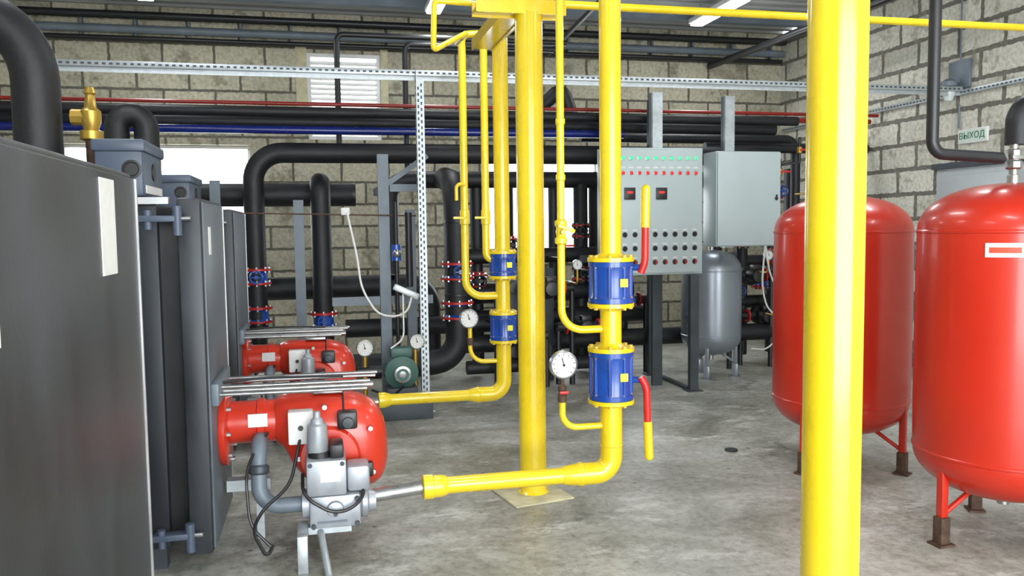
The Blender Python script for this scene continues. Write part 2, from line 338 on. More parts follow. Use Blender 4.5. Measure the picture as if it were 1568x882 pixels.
o.tube([(0.48, y, 0.325), (1.20, y, 0.325)], 0.046, YEL)
o.lathe((0.425, y, 0.325), (1, 0, 0), [(0.058, 0), (0.064, 0.005), (0.064, 0.05), (0.046, 0.1)], YEL)
o.lathe((1.16, y, 0.325), (1, 0, 0), [(0.046, 0), (0.066, 0.07), (0.067, 0.085), (0.062, 0.09)], YEL)
o.tube([(1.22, y, 0.325), (x, y, 0.325), (x, y, 0.80)], 0.063, YEL, bend=0.16, seg=24)
wafer(o, (x, y), 0.115, 0.775, 0.985, 0.06)
o.cyl((x, y, 0.98), (x, y, 1.31), 0.06, YEL)
wafer(o, (x, y), 0.115, 1.305, 1.485, 0.06)
o.tube([(x, y, 1.48), (x, y, 3.22)], 0.064, YEL)
o.tube([(1.15, y, 3.15), (1.15, y, 1.14), (1.44, y, 1.14)], 0.031, YEL, bend=0.14)
o.tube([(1.325, y, 3.15), (1.325, y, 1.44), (1.44, y, 1.44)], 0.031, YEL, bend=0.08)
for xx, zz in ((1.15, 1.72), (1.325, 1.72)):
    o.lathe((xx, y, zz), (0, 0, 1), [(0.027, 0), (0.038, 0.01), (0.038, 0.12), (0.027, 0.13)], YEL)
    o.box((xx-0.05, y-0.05, zz+0.06), (0.1, 0.012, 0.02), YEL, bev=0.003); o.cyl((xx, y, zz+0.06), (xx, y-0.05, zz+0.06), 0.01, BRASS)
o.tube([(1.15, y-0.03, 2.05), (1.08, y-0.04, 2.05), (1.08, y-0.04, 1.92)], 0.014, YEL, bend=0.04)
o.tube([(1.45, y, 0.60), (1.18, y, 0.60), (1.18, y, 0.9)], 0.018, YEL, bend=0.12)
o.cyl((1.18, y, 0.74), (1.18, y, 0.8), 0.026, RUST)
gauge(o, (1.17, y-0.02, 0.96), 0.078)
o.done()
o = B("gas_header_pipe")
o.tube([(1.46, 7.0, 3.28), (1.46, 6.66, 3.28), (1.57, 4.36, 3.28), (1.6, 1.5, 3.28)], 0.075, YEL, bend=0.05)
o.sphere((1.46, 7.0, 3.28), 0.075, YEL)
o.tube([(1.15, 6.66, 3.12), (1.15, 6.66, 3.24), (1.44, 6.66, 3.26)], 0.029, YEL, bend=0.06)
o.tube([(1.325, 6.66, 3.12), (1.325, 6.66, 3.24), (1.44, 6.66, 3.26)], 0.029, YEL, bend=0.05)
o.tube([(1.285, 4.36, 3.22), (1.285, 4.36, 3.3), (1.55, 4.36, 3.3)], 0.021, YEL, bend=0.06)
o.tube([(1.47, 6.1, 3.36), (6.7, 6.1, 3.36)], 0.03, YEL)
o.tube([(1.28, 5.25, 3.10), (0.73, 5.2, 3.10), (0.72, 5.2, 2.80), (0.98, 5.5, 2.98), (1.0, 6.0, 3.02)], 0.018, YEL, bend=0.03)
for yy in (5.5, 6.2, 4.7): o.lathe((1.52, yy, 3.28), (0, 1, 0), [(0.075, 0), (0.10, 0.002), (0.10, 0.03), (0.075, 0.032)], YEL)
o.done()
o = B("yellow_steel_post")
o.cyl((1.29, 5.05, 0.012), (1.29, 5.05, 3.005), 0.086, YEL, seg=36)
o.box((1.27, 5.02, 0.006), (0.40, 0.40, 0.012), TAN, rot=RZ(12), bev=0.003)
o.lathe((1.29, 5.05, 0.012), (0, 0, 1), [(0.10, 0), (0.086, 0.015)], YEL)
o.bb(0.95, 1.51, 4.99, 5.11, 3.005, 3.02, YEL); o.bb(0.95, 1.51, 4.975, 4.989, 2.99, 3.075, YEL); o.bb(0.95, 1.51, 5.111, 5.125, 2.99, 3.075, YEL)
o.bb(1.15, 1.28, 5.14, 6.15, 3.02, 3.035, YEL); o.bb(1.135, 1.149, 5.14, 6.15, 3.01, 3.09, YEL); o.bb(1.281, 1.295, 5.14, 6.15, 3.01, 3.09, YEL)
o.bb(1.46, 1.51, 5.02, 5.08, 3.021, 3.205, YELD)
o.done()
o = B("yellow_steel_post")
o.cyl((1.475, 2.165, 0.012), (1.475, 2.165, 4.49), 0.084, YEL, seg=48)
o.box((1.475, 2.165, 0.006), (0.40, 0.40, 0.012), TAN, bev=0.003); o.done()

# ------------------------------------------------------------------ expansion tanks
def dome(R, z0, z1, hd):
    pr = []; n = 12
    for k in range(n+1):
        a = math.pi/2*k/n; pr.append((R*math.sin(a)**0.85 if k else 0.0, z0+hd*(1-math.cos(a))))
    zm = (z0+z1)/2
    pr.append((R*1.006, z0+hd+(zm-z0-hd)*0.4)); pr.append((R*1.008, zm)); pr.append((R*1.006, z1-hd-(z1-hd-zm)*0.4))
    pr2 = [(R*math.sin(math.pi/2*(n-k)/n)**0.85 if k < n else 0.0, z1-hd*(1-math.cos(math.pi/2*(n-k)/n))) for k in range(n+1)]
    return pr+pr2
def tank(name, c, R, z0, z1, m, angs, footm, hd=0.24, legr=0.37, labelang=None):
    o = B(name); x, y = c
    o.lathe((x, y, 0), (0, 0, 1), dome(R, z0, z1, hd), m, 64)
    for z in (z0+hd+0.01, z1-hd-0.01): o.lathe((x, y, z), (0, 0, 1), [(R*0.999, -0.010), (R+0.005, -0.005), (R+0.005, 0.005), (R*0.999, 0.010)], m, 64)
    o.cyl((x, y, z1-0.01), (x, y, z1+0.04), 0.03, STEEL); o.cyl((x, y, z0-0.05), (x, y, z0+0.02), 0.03, STEEL)
    for a in angs:
        a = math.radians(a); d = V((math.cos(a), math.sin(a), 0)); t = V((-d.y, d.x, 0)); f = V((x, y, 0))+d*legr
        M = Matrix((d, t, V((0, 0, 1)))).transposed()
        o.box(f+V((0, 0, 0.082)), (0.06, 0.06, 0.14), footm, rot=M, bev=0.004)
        o.box(f+V((0, 0, 0.006)), (0.10, 0.09, 0.012), footm, rot=M)
        o.box(f+V((0, 0, 0.152+(z0+0.14)/2)), (0.042, 0.042, z0+0.14), m, rot=M, bev=0.004)
        p = f-d*0.2+V((0, 0, z0+0.05)); q = f+V((0, 0, 0.16))
        o.cyl(q, p, 0.014, m, seg=8)
    if labelang is not None:
        a = math.radians(labelang); n = 8; w2 = 0.085/R
        for mm, hh in ((LBL, 0.035), (LBLR, 0.014)):
            rr = R*1.008+0.002+(0.001 if mm is LBLR else 0); ww = w2*(0.8 if mm is LBLR else 1)
            rings = [[V((x+rr*math.cos(a+ww*(2*k/n-1)), y+rr*math.sin(a+ww*(2*k/n-1)), 1.56+s_*hh)) for k in range(n+1)] for s_ in (-1, 1)]
            o.loft(rings, mm, caps=False, closed=False)
    return o.done()
tank("expansion_tank", (3.56, 5.14), 0.455, 0.23, 1.89, RED, (205, 303, 80), RUST, legr=0.435)
tank("expansion_tank", (3.56, 3.68), 0.45, 0.23, 1.90, RED, (184, 66, 305), RUST, labelang=223, legr=0.41)
tank("membrane_water_tank", (4.27, 8.55), 0.33, 0.24, 1.42, SILV, (235, 325, 90), SILV, hd=0.22, legr=0.27)

o = B("tank_feed_pipe")
yy = 3.68
o.tube([(3.06, yy, 4.45), (3.06, yy, 2.05), (3.48, yy, 2.03)], 0.03, BPIPE, bend=0.07)
o.tube([(4.3, yy, 2.31), (3.58, yy, 2.31), (3.58, yy, 2.10)], 0.06, BLK, bend=0.1, seg=24)
o.cyl((3.56, yy, 1.945), (3.56, yy, 2.12), 0.022, STEEL); o.lathe((3.56, yy, 1.97), (0, 0, 1), [(0.03, 0), (0.04, 0.01), (0.04, 0.04), (0.03, 0.05), (0.036, 0.07), (0.036, 0.1), (0.02, 0.11)], STEEL, 8)
o.box((3.54, yy-0.06, 2.03), (0.1, 0.02, 0.02), STEEL, bev=0.004)
o.tube([(4.3, yy, 2.25), (4.3, yy, 4.45)], 0.06, BLK)
o.done()

# ------------------------------------------------------------------ control panels
o = B("control_panel")
x0, x1, yf, z0, z1 = 2.78, 3.83, 7.87, 1.20, 2.48
o.bb(x0, x1, yf, yf+0.25, z0, z1, PANEL, 0.008); o.bb(x0+0.02, x1-0.02, yf-0.02, yf+0.005, z0+0.02, z1-0.02, PANEL, 0.006)
n = 11
for k in range(n):
    xx = 2.87+k*0.087
    for zz, mm in ((2.375, LEDG), (2.225, LEDR)):
        o.lathe((xx, yf-0.02, zz), (0, -1, 0), [(0.024, 0), (0.024, 0.008), (0.017, 0.009)], STEEL, 12); o.lathe((xx, yf-0.025, zz), (0, -1, 0), [(0.018, 0), (0.018, 0.012), (0.008, 0.018)], mm, 12)
    o.box((xx, yf-0.021, 2.28), (0.05, 0.003, 0.014), LBL)
for xx in (2.87, 3.03, 3.37):
    o.bb(xx-0.058, xx+0.058, yf-0.035, yf-0.015, 1.96, 2.08, BLKP, 0.004); o.bb(xx-0.03, xx+0.03, yf-0.038, yf-0.034, 2.02, 2.045, LEDR)
for r_, zz in enumerate((1.61, 1.47, 1.33)):
    for k in range(9):
        xx = 2.87+k*0.108
        o.lathe((xx, yf-0.02, zz), (0, -1, 0), [(0.027, 0), (0.027, 0.006), (0.020, 0.008), (0.018, 0.022)], BLKP, 12); o.box((xx, yf-0.047, zz), (0.010, 0.012, 0.04), BLKP if r_ < 2 else RLEV)
        o.box((xx, yf-0.021, zz+0.045), (0.05, 0.003, 0.014), LBL)
o.done()
o = B("electrical_cabinet")
o.bb(4.02, 4.76, 7.95, 8.25, 1.47, 2.46, PANEL, 0.008); o.bb(4.03, 4.75, 7.93, 7.955, 1.48, 2.45, PANEL, 0.006)
o.lathe((4.70, 7.93, 1.97), (0, -1, 0), [(0.018, 0), (0.018, 0.012), (0.01, 0.014)], BLKP, 12); o.box((4.70, 7.918, 1.98), (0.014, 0.01, 0.06), BLKP)
o.done()
o = B("strut_frame")
for xx, yy in ((3.46, 8.16), (4.34, 8.27), (2.98, 8.16)):
    o.bb(xx-0.055, xx+0.055, yy, yy+0.04, 1.45, 3.08, GALV); o.bb(xx-0.055, xx-0.045, yy+0.041, yy+0.1, 1.45, 3.08, GSTEEL)
    if xx < 4: o.bb(xx-0.055, xx+0.055, yy, yy+0.04, 0.0, 1.449, DSTEEL)
for xx, yy in ((3.70, 7.80), (3.66, 8.80), (3.10, 8.8)):
    o.bb(xx-0.045, xx+0.045, yy-0.03, yy+0.03, 0.012, 1.19 if yy < 8.5 else 3.1, DSTEEL); o.bb(xx-0.08, xx+0.08, yy-0.07, yy+0.07, 0, 0.012, DSTEEL)
o.bb(2.8, 4.7, 8.77, 8.76+0.06, 1.3, 1.38, DSTEEL); o.bb(3.65, 3.71, 7.87, 8.73, 0.0, 0.03, DSTEEL)
o.done()

def slots(o, a, b_, nrm, wid, step=0.055):
    a, b_ = V(a), V(b_); d = (b_-a); n = int(d.length/step); d.normalize(); nrm = V(nrm)
    M = Matrix((d, nrm.cross(d), nrm)).transposed()
    for k in range(n): o.box(a+d*step*(k+0.5), (step*0.5, wid, 0.003), DSTEEL, rot=M)
o = B("perforated_strut_rail")
o.bb(-2.4, 6.7, 7.62, 7.66, 3.08, 3.13, GALV, 0.003); slots(o, (-2.4, 7.619, 3.105), (6.7, 7.619, 3.105), (0, -1, 0), 0.016)
o.bb(-2.4, 6.7, 7.654, 7.66, 3.04, 3.079, GALV); o.done()
o = B("perforated_strut_rail")
o.bb(6.70, 6.74, 3.5, 11.2, 3.05, 3.10, GALV, 0.003); slots(o, (6.699, 3.5, 3.075), (6.699, 11.2, 3.075), (-1, 0, 0), 0.016); o.done()
o = B("perforated_angle_post")
o.bb(0.885, 0.965, 7.655, 7.66, 0.01, 3.04, GALV); o.bb(0.885, 0.89, 7.575, 7.654, 0.01, 3.12, GALV)
slots(o, (0.912, 7.653, 0.03), (0.912, 7.653, 3.04), (0, -1, 0), 0.014); slots(o, (0.94, 7.653, 0.06), (0.94, 7.653, 3.04), (0, -1, 0), 0.014)
slots(o, (0.8835, 7.615, 0.03), (0.8835, 7.615, 3.1), (-1, 0, 0), 0.02)
o.bb(0.86, 1.0, 7.58, 7.70, 0, 0.01, GALV); o.done()

# ------------------------------------------------------------------ background pipework
def bvalve(o, c, ax, r, h, body=BLUE, fl=FRED, wheel=True):
    c = V(c); ax = V(ax).normalized()
    for s_ in (-1, 1):
        o.lathe(c+ax*s_*h/2, ax*s_, [(r, 0), (r, 0.022), (r*0.6, 0.03), (r*0.6, 0.05)], fl, 24); o.bolts(c+ax*s_*(h/2+0.01), ax, r*0.85, 8, 0.012, 0.06, STEEL)
    o.lathe(c, ax, [(r*0.9, -h/2), (r*0.72, -h/3), (r*0.72, h/3), (r*0.9, h/2)], body, 24)
    if wheel:
        side = V((0, -1, 0)); o.cyl(c+side*r*0.6, c+side*(r+0.07), 0.02, body); cc = c+side*(r+0.07)
        o.tube([cc+V((math.cos(a)*0.06, 0, math.sin(a)*0.06)) for a in [2*math.pi*k/16 for k in range(16)]], 0.009, body, loop=True, seg=8)
        o.cyl(cc-V((0.06, 0, 0)), cc+V((0.06, 0, 0)), 0.007, body, seg=6)

o = B("red_heating_pipe"); o.tube([(-3.5, 9, 3.005), (6.7, 9, 3.005)], 0.02, DRED); o.tube([(4.6, 9.15, 2.95), (6.7, 9.15, 2.95)], 0.03, DRED); o.done()
o = B("insulated_overhead_pipe"); o.tube([(-3.5, 9.0, 2.92), (5.6, 9.0, 2.92)], 0.055, BLK); o.tube([(-3.5, 9.17, 2.84), (5.4, 9.17, 2.84)], 0.07, BLK)
o.tube([(4.5, 9.2, 2.62), (6.7, 9.2, 2.62)], 0.06, BLK); o.tube([(3.0, 9.35, 2.74), (5.8, 9.35, 2.74), (5.8, 9.35, 1.2)], 0.06, BLK, bend=0.15); o.done()
o = B("blue_water_pipe"); o.tube([(-3.5, 9, 2.735), (3.4, 9, 2.735)], 0.042, PBLUE); o.done()
o = B("insulated_return_pipe")
o.tube([(-0.65, 9, 0.6), (-0.65, 9, 2.50), (5.3, 9, 2.50)], 0.105, BLK, bend=0.3, seg=28)
bvalve(o, (-0.64, 9, 1.22), (0, 0, 1), 0.14, 0.12); bvalve(o, (-0.64, 9, 0.82), (0, 0, 1), 0.14, 0.12, wheel=False)
o.tube([(-0.65, 9, 0.9), (-0.65, 9, 0.22), (-2.5, 9, 0.22)], 0.09, BLK, bend=0.2)
o.done()
o = B("insulated_riser_pipe")
o.tube([(0.02, 9, 0.2), (0.02, 9, 2.2), (0.02, 9.6, 2.2)], 0.105, BLK, bend=0.16, seg=28)
bvalve(o, (0.02, 9, 0.74), (0, 0, 1), 0.15, 0.12); o.done()
o = B("insulated_header_pipe")
o.tube([(-3.5, 9.4, 2.08), (0.38, 9.4, 2.08)], 0.125, BLK, seg=28); o.cyl((0.37, 9.4, 2.08), (0.40, 9.4, 2.08), 0.128, BPIPE); o.done()
o = B("insulated_return_pipe")
o.tube([(0.77, 9.3, 1.2), (0.77, 9.3, 2.24), (4.9, 9.3, 2.24)], 0.095, BLK, bend=0.2, seg=24); o.done()
o = B("insulated_bend_pipe")
o.tube([(1.36, 9.1, 2.24), (1.36, 8.4, 2.15), (1.36, 8.4, 0.36), (0.9, 8.4, 0.30), (-0.1, 8.6, 0.3)], 0.125, BLK, bend=0.28, seg=28)
bvalve(o, (1.36, 8.4, 1.26), (0, 0, 1), 0.17, 0.13); bvalve(o, (1.36, 8.4, 0.86), (0, 0, 1), 0.17, 0.13, wheel=False)
for zz in (1.75, 1.0): o.lathe((1.36, 8.4, zz), (0, 0, 1), [(0.126, 0), (0.13, 0.005), (0.13, 0.03), (0.126, 0.035)], BPIPE)
o.done()
o = B("insulated_low_pipe")
o.tube([(-0.9, 9.4, 1.06), (1.2, 9.4, 1.06), (1.2, 9.4, 0.1)], 0.125, BLK, bend=0.25, seg=24)
o.tube([(0.25, 9.15, 0.62), (1.9, 9.15, 0.62)], 0.1, BLK, seg=24)
o.tube([(1.5, 8.95, 0.42), (6.2, 8.95, 0.42)], 0.10, BLK); o.tube([(1.6, 9.3, 0.95), (3.6, 9.3, 0.95)], 0.12, BLK); o.tube([(1.5, 9.1, 1.38), (3.3, 9.1, 1.38)], 0.085, BLK); o.tube([(1.5, 8.7, 0.2), (3.0, 8.7, 0.2)], 0.075, BLK)
o.tube([(1.7, 9.2, 0.67), (3.9, 9.2, 0.67)], 0.10, BLK)
o.tube([(4.65, 9.3, 0.75), (6.6, 9.3, 0.75)], 0.08, BLK); o.tube([(4.65, 9.4, 1.25), (6.6, 9.4, 1.25)], 0.07, BLK); o.done()
o = B("thin_overhead_pipe")
o.tube([(0.24, 9.4, 2.6), (0.24, 9.4, 3.82), (2.85, 9.4, 3.82)], 0.032, BPIPE, bend=0.08)
o.tube([(0.98, 9.4, 2.3), (0.98, 9.4, 3.74), (2.7, 9.4, 3.74)], 0.032, BPIPE, bend=0.08)
o.tube([(2.4, 9.6, 3.02), (2.65, 9.6, 3.15), (2.85, 9.6, 3.35), (2.98, 9.6, 3.0)], 0.085, BLK, bend=0.12); o.done()
o = B("ceiling_heating_pipe")
o.tube([(-4.5, 11.1, 4.34), (6.7, 11.1, 4.34)], 0.045, BPIPE); o.tube([(-4.5, 11.15, 4.18), (6.7, 11.15, 4.18)], 0.05, GSTEEL); o.tube([(-4.5, 11.2, 4.08), (6.7, 11.2, 4.08)], 0.03, BPIPE)
for k in range(18): o.box((-4+k*0.62, 11.25, 4.25), (0.03, 0.08, 0.30), GSTEEL)
o.done()
o = B("ceiling_heating_pipe"); o.tube([(5.55, 11.2, 3.98), (5.80, 5.0, 3.98)], 0.045, BPIPE); o.tube([(2.9, 8.0, 4.05), (3.05, 10.9, 4.0)], 0.03, BPIPE); o.done()
o = B("insulated_riser_bank")
for xx, yy, rr, zt in ((2.98, 9.3, 0.085, 2.2), (2.72, 9.55, 0.06, 2.2), (3.22, 9.45, 0.09, 2.2), (3.5, 9.3, 0.06, 2.5), (2.12, 9.5, 0.10, 2.2), (1.75, 9.35, 0.07, 2.2), (5.05, 9.3, 0.07, 2.5), (5.5, 9.4, 0.06, 2.6), (4.8, 9.5, 0.08, 2.5), (5.9, 9.6, 0.09, 2.4), (2.45, 9.4, 0.07, 1.4), (6.2, 9.5, 0.06, 2.6)):
    o.tube([(xx, yy, 0.1), (xx, yy, zt)], rr, BLK)
for xx, zz in ((2.98, 1.65), (2.98, 1.15), (3.2, 1.2), (5.05, 1.5), (5.5, 1.3), (5.5, 2.1), (5.05, 2.3), (2.12, 1.5), (1.75, 1.1), (5.3, 1.0), (4.95, 0.9), (5.35, 2.45)):
    bvalve(o, (xx, 9.3, zz), (0, 0, 1), 0.11, 0.1, body=BLUE if xx > 3 else BPIPE)
o.done()
def pump(x, y, z, col):
    o = B("circulation_pump")
    o.tube([(x-0.28, y, z), (x+0.28, y, z)], 0.05, BPIPE)
    o.lathe((x, y+0.02, z), (0, -1, 0), [(0.05, -0.1), (0.11, -0.06), (0.12, 0.02), (0.09, 0.05), (0.085, 0.2), (0.07, 0.22), (0.03, 0.225)], col, 24)
    o.box((x, y-0.12, z+0.1), (0.11, 0.1, 0.06), BLKP, bev=0.008)
    for s_ in (-1, 1): o.lathe((x+s_*0.17, y, z), (s_, 0, 0), [(0.08, 0), (0.08, 0.02), (0.05, 0.025)], FRED, 20)
    o.tube([(x-0.27, y, 0.0), (x-0.27, y, z)], 0.03, BPIPE); o.tube([(x+0.27, y, 0.0), (x+0.27, y, z)], 0.03, BPIPE)
    return o.done()
pump(2.35, 8.5, 1.05, BLKP); pump(2.75, 8.55, 0.62, BLKP); pump(2.05, 8.45, 0.55, BLKP); pump(4.95, 8.9, 1.1, BLKP); pump(3.4, 9.0, 0.85, BLUE); pump(5.2, 9.1, 0.6, BLKP); pump(5.6, 8.8, 1.75, BLKP)
o = B("plate_heat_exchanger")
o.bb(1.95, 2.5, 8.78, 8.81, 0.15, 1.25, DSTEEL, 0.01); o.bb(1.95, 2.5, 8.87, 8.9, 0.15, 1.25, DSTEEL, 0.01)
for k in range(4): o.bb(2.0, 2.45, 8.813+k*0.014, 8.821+k*0.014, 0.2, 1.2, STEEL)
for xx in (2.05, 2.4):
    for zz in (0.35, 1.05): o.lathe((xx, 8.78, zz), (0, -1, 0), [(0.05, 0), (0.05, 0.06), (0.07, 0.06), (0.07, 0.08)], BPIPE, 20)
for xx in (1.97, 2.48): o.bb(xx-0.02, xx+0.02, 8.79, 8.89, 0, 0.15, DSTEEL)
o.done()
for gx, gy, gz in ((4.95, 8.5, 1.35), (5.35, 8.5, 1.05), (2.62, 8.3, 1.3), (5.5, 8.55, 2.25), (2.95, 8.3, 1.0), (5.1, 8.5, 0.85)):
    o = B("pressure_gauge"); gauge(o, (gx, gy, gz), 0.055); o.tube([(gx, gy, gz-0.05), (gx, gy, gz-0.2), (gx, gy+0.3, gz-0.2)], 0.012, BRASS, bend=0.05); o.done()
for gx, gy, gz in ((4.9, 8.6, 1.65), (5.15, 8.6, 1.25), (5.3, 8.6, 0.75), (5.6, 8.7, 1.35), (5.2, 8.7, 2.3), (5.45, 8.7, 2.55), (2.5, 8.4, 1.5), (2.9, 8.45, 1.35), (1.8, 8.6, 0.8)):
    o = B("ball_valve"); o.tube([(gx, gy, gz-0.15), (gx, gy, gz+0.15)], 0.016, BPIPE); o.tube([(gx, gy, gz-0.14), (gx, gy+0.6, gz-0.14)], 0.014, BPIPE)
    o.lathe((gx, gy, gz-0.04), (0, 0, 1), [(0.018, 0), (0.032, 0.01), (0.032, 0.07), (0.018, 0.08)], BRASS, 12); o.cyl((gx, gy, gz), (gx, gy-0.05, gz), 0.01, STEEL); o.box((gx+0.04, gy-0.055, gz), (0.13, 0.014, 0.022), RLEV, bev=0.004); o.done()
o = B("white_cable"); o.tube([(4.78, 8.3, 1.6), (4.86, 8.35, 1.2), (5.0, 8.4, 0.95), (5.15, 8.4, 1.2), (5.05, 8.4, 1.5)], 0.01, WHT, bend=0.15, seg=8)
o.tube([(4.80, 8.3, 1.6), (4.78, 8.35, 1.0), (4.9, 8.4, 0.7), (5.2, 8.4, 0.6), (5.3, 8.4, 1.0)], 0.01, WHT, bend=0.15, seg=8); o.tube([(4.72, 8.45, 0.30), (5.0, 8.6, 0.25), (5.25, 8.6, 0.5)], 0.009, WHT, bend=0.12, seg=8); o.done()
o = B("pipe_support_stand")
for xx, yy, z1 in ((0.60, 7.95, 2.4), (-0.20, 8.7, 2.0), (0.95, 8.9, 1.9), (-1.0, 8.75, 2.2)):
    o.bb(xx-0.05, xx+0.05, yy-0.02, yy+0.02, 0, z1, GSTEEL); o.bb(xx-0.05, xx-0.04, yy+0.021, yy+0.09, 0, z1, GSTEEL)
o.bb(0.66, 1.0, 7.935, 7.965, 2.05, 2.12, GSTEEL); o.bb(0.10, 0.545, 7.935, 7.965, 0.98, 1.06, GSTEEL); o.bb(0.655, 1.05, 7.935, 7.965, 0.98, 1.06, GSTEEL); o.bb(0.57, 0.63, 8.05, 8.95, 2.05, 2.12, GSTEEL)
o.box((0.82, 7.98, 2.25), (0.5, 0.025, 0.05), GSTEEL, rot=RY(-35))
o.done()
o = B("filter_valve_assembly")
o.tube([(0.70, 7.85, 0.3), (0.70, 7.85, 1.95)], 0.02, BPIPE); o.cyl((0.70, 7.85, 1.4), (0.70, 7.85, 1.55), 0.045, BLUE); o.sphere((0.70, 7.80, 1.47), 0.04, STEEL)
o.cyl((0.82, 7.86, 1.15), (0.82, 7.86, 1.85), 0.035, BPIPE)
o.tube([(-0.8, 7.91, 1.86), (0.9, 7.91, 1.82)], 0.007, RUST)
o.bb(0.20, 0.28, 7.86, 7.92, 1.83, 1.90, WHT, 0.01)
o.done()
o = B("white_cable"); o.tube([(0.25, 7.72, 1.85), (0.33, 7.70, 1.45), (0.36, 7.66, 1.15), (0.5, 7.6, 0.92), (0.66, 7.55, 0.90), (0.76, 7.5, 0.95), (0.80, 7.48, 1.1)], 0.010, WHT, bend=0.12, seg=10)
o.tube([(0.80, 7.5, 1.08), (0.72, 7.5, 1.16), (0.72, 7.5, 0.7), (0.6, 7.5, 0.62)], 0.008, WHT, bend=0.08, seg=8); o.box((0.75, 7.5, 1.13), (0.24, 0.06, 0.06), GALV, rot=RY(25), bev=0.01); o.done()

o = B("booster_pump")
o.bb(0.35, 0.95, 7.3, 7.57, 0.0, 0.16, DSTEEL, 0.01)
o.lathe((0.69, 7.55, 0.40), (0, -1, 0), [(0.10, -0.2), (0.13, -0.18), (0.14, 0.05), (0.15, 0.07), (0.15, 0.10), (0.06, 0.13), (0.055, 0.2), (0.0, 0.2)], GREEN, 28)
for k in range(18):
    a = 2*math.pi*k/18; o.box((0.69+math.cos(a)*0.142, 7.62, 0.40+math.sin(a)*0.142), (0.02, 0.2, 0.008), GREEN, rot=RY(-math.degrees(a)))
o.lathe((0.69, 7.38, 0.40), (0, -1, 0), [(0.075, 0), (0.075, 0.02), (0.03, 0.03)], STEEL, 24)
o.bb(0.60, 0.79, 7.5, 7.65, 0.53, 0.62, GREEN, 0.01); o.bb(0.55, 0.83, 7.4, 7.6, 0.16, 0.27, DSTEEL, 0.01)
o.tube([(0.30, 7.6, 0.4), (0.52, 7.6, 0.4)], 0.05, BPIPE); o.tube([(0.37, 7.6, 0.1), (0.37, 7.6, 0.62)], 0.022, BRASS); o.tube([(0.83, 7.6, 0.2), (0.83, 7.6, 0.7)], 0.02, BRASS)
gauge(o, (0.37, 7.52, 0.63), 0.078); gauge(o, (0.84, 7.52, 0.67), 0.07)
o.tube([(0.42, 7.5, 0.25), (0.6, 7.4, 0.2), (0.7, 7.35, 0.3)], 0.01, BLKP, bend=0.05)
o.done()

# ------------------------------------------------------------------ boilers
def boiler(X, y0, y1, zt, hinge=True, xb=-3.4, face=CASF, th=0.12):
    o = B("boiler")
    o.bb(X-th, X-0.012, y0, y1, 0.10, zt, CAS, 0.012)
    o.bb(X-0.0119, X, y0+0.02, y1-0.02, 0.12, zt-0.02, face, 0.004)
    o.bb(X-0.02, X+0.004, y1-0.012, y1+0.001, 0.12, zt-0.02, TRIM)
    o.bb(xb, X-0.345, y0+0.10, y1-0.06, 0.14, zt-0.06, CASD, 0.03)
    o.bb(X-0.34, X-0.22, y0+0.07, y1-0.03, 0.12, zt-0.03, CASD, 0.01)
    o.bb(X-0.22, X-th-0.001, y0+0.12, y1-0.12, 0.16, zt-0.10, BLKP)
    for yy in (y0+0.16, y1-0.16): o.bb(xb, X-0.25, yy-0.04, yy+0.04, 0, 0.13, DSTEEL)
    o.bb(xb, X-0.16, y0+0.03, y0+0.069, zt-0.028, zt+0.005, TRIM)
    if hinge:
        for z in (zt-0.10, 0.22):
            yy = y0-0.05
            o.bb(X-0.28, X-0.10, yy-0.02, yy+0.048, z-0.015, z+0.015, BGR, 0.005)
            o.cyl((X-0.11, yy, z-0.08), (X-0.11, yy, z+0.06), 0.022, BGR); o.cyl((X-0.24, yy, z-0.05), (X-0.24, yy, z+0.04), 0.018, BGR)
            o.cyl((X-0.34, yy, z), (X-0.05, yy, z), 0.012, STEEL); o.cyl((X-0.34, yy, z), (X-0.31, yy, z), 0.026, RUST, seg=6)
    return o
o = boiler(-0.58, 1.25, 2.93, 1.89, hinge=False, face=CAS)
o.bb(-0.581, -0.577, 2.46, 2.62, 1.58, 1.85, LBL); o.bb(-0.581, -0.577, 1.5, 1.69, 1.49, 1.67, LBL)
o.done()
def ctrlbox(o, x0, x1, y0, y1, z0, z1):
    o.bb(x0, x1, y0, y1, z0, z1, BGR, 0.02); o.bb(x0-0.01, x1+0.012, y0-0.012, y1+0.01, z1-0.05, z1+0.01, BGR, 0.012)
    o.lathe(((x0+x1)/2+0.06, y0-0.002, (z0+z1)/2+0.0), (0, -1, 0), [(0.045, 0), (0.045, 0.006), (0.035, 0.007), (0.03, 0.003)], BLKP, 20)
    o.lathe((x1, (y0+y1)/2, (z0+z1)/2), (1, 0, 0), [(0.045, 0), (0.045, 0.006), (0.035, 0.007)], BLKP, 20)
    o.bb(x1-0.004, x1+0.004, y0+0.05, y1-0.05, z0+0.02, z0+0.06, LBL)
o = boiler(-0.545, 4.25, 5.1, 1.86)
ctrlbox(o, -1.05, -0.83, 4.38, 4.9, 1.87, 2.14)
o.bb(-0.5455, -0.542, 4.42, 4.50, 1.58, 1.72, LBL)
o.done()
o = boiler(-0.62, 6.55, 7.5, 1.86)
ctrlbox(o, -1.18, -0.93, 6.6, 7.2, 1.87, 2.11)
o.done()
o = B("boiler_outlet_pipe"); o.tube([(-3.6, 4.6, 2.80), (-1.35, 4.6, 2.80), (-1.35, 4.6, 1.81)], 0.11, BLK, bend=0.35, seg=28); o.done()
o = B("boiler_outlet_pipe"); o.tube([(-1.47, 6.85, 1.81), (-1.47, 6.85, 2.58), (-1.26, 6.85, 2.58), (-1.26, 6.85, 1.81)], 0.09, BLK, bend=0.12, seg=24); o.done()
o = B("boiler_safety_valve"); vx, vy = -1.11, 4.62
o.cyl((vx, vy, 1.81), (vx, vy, 2.25), 0.03, RUST)
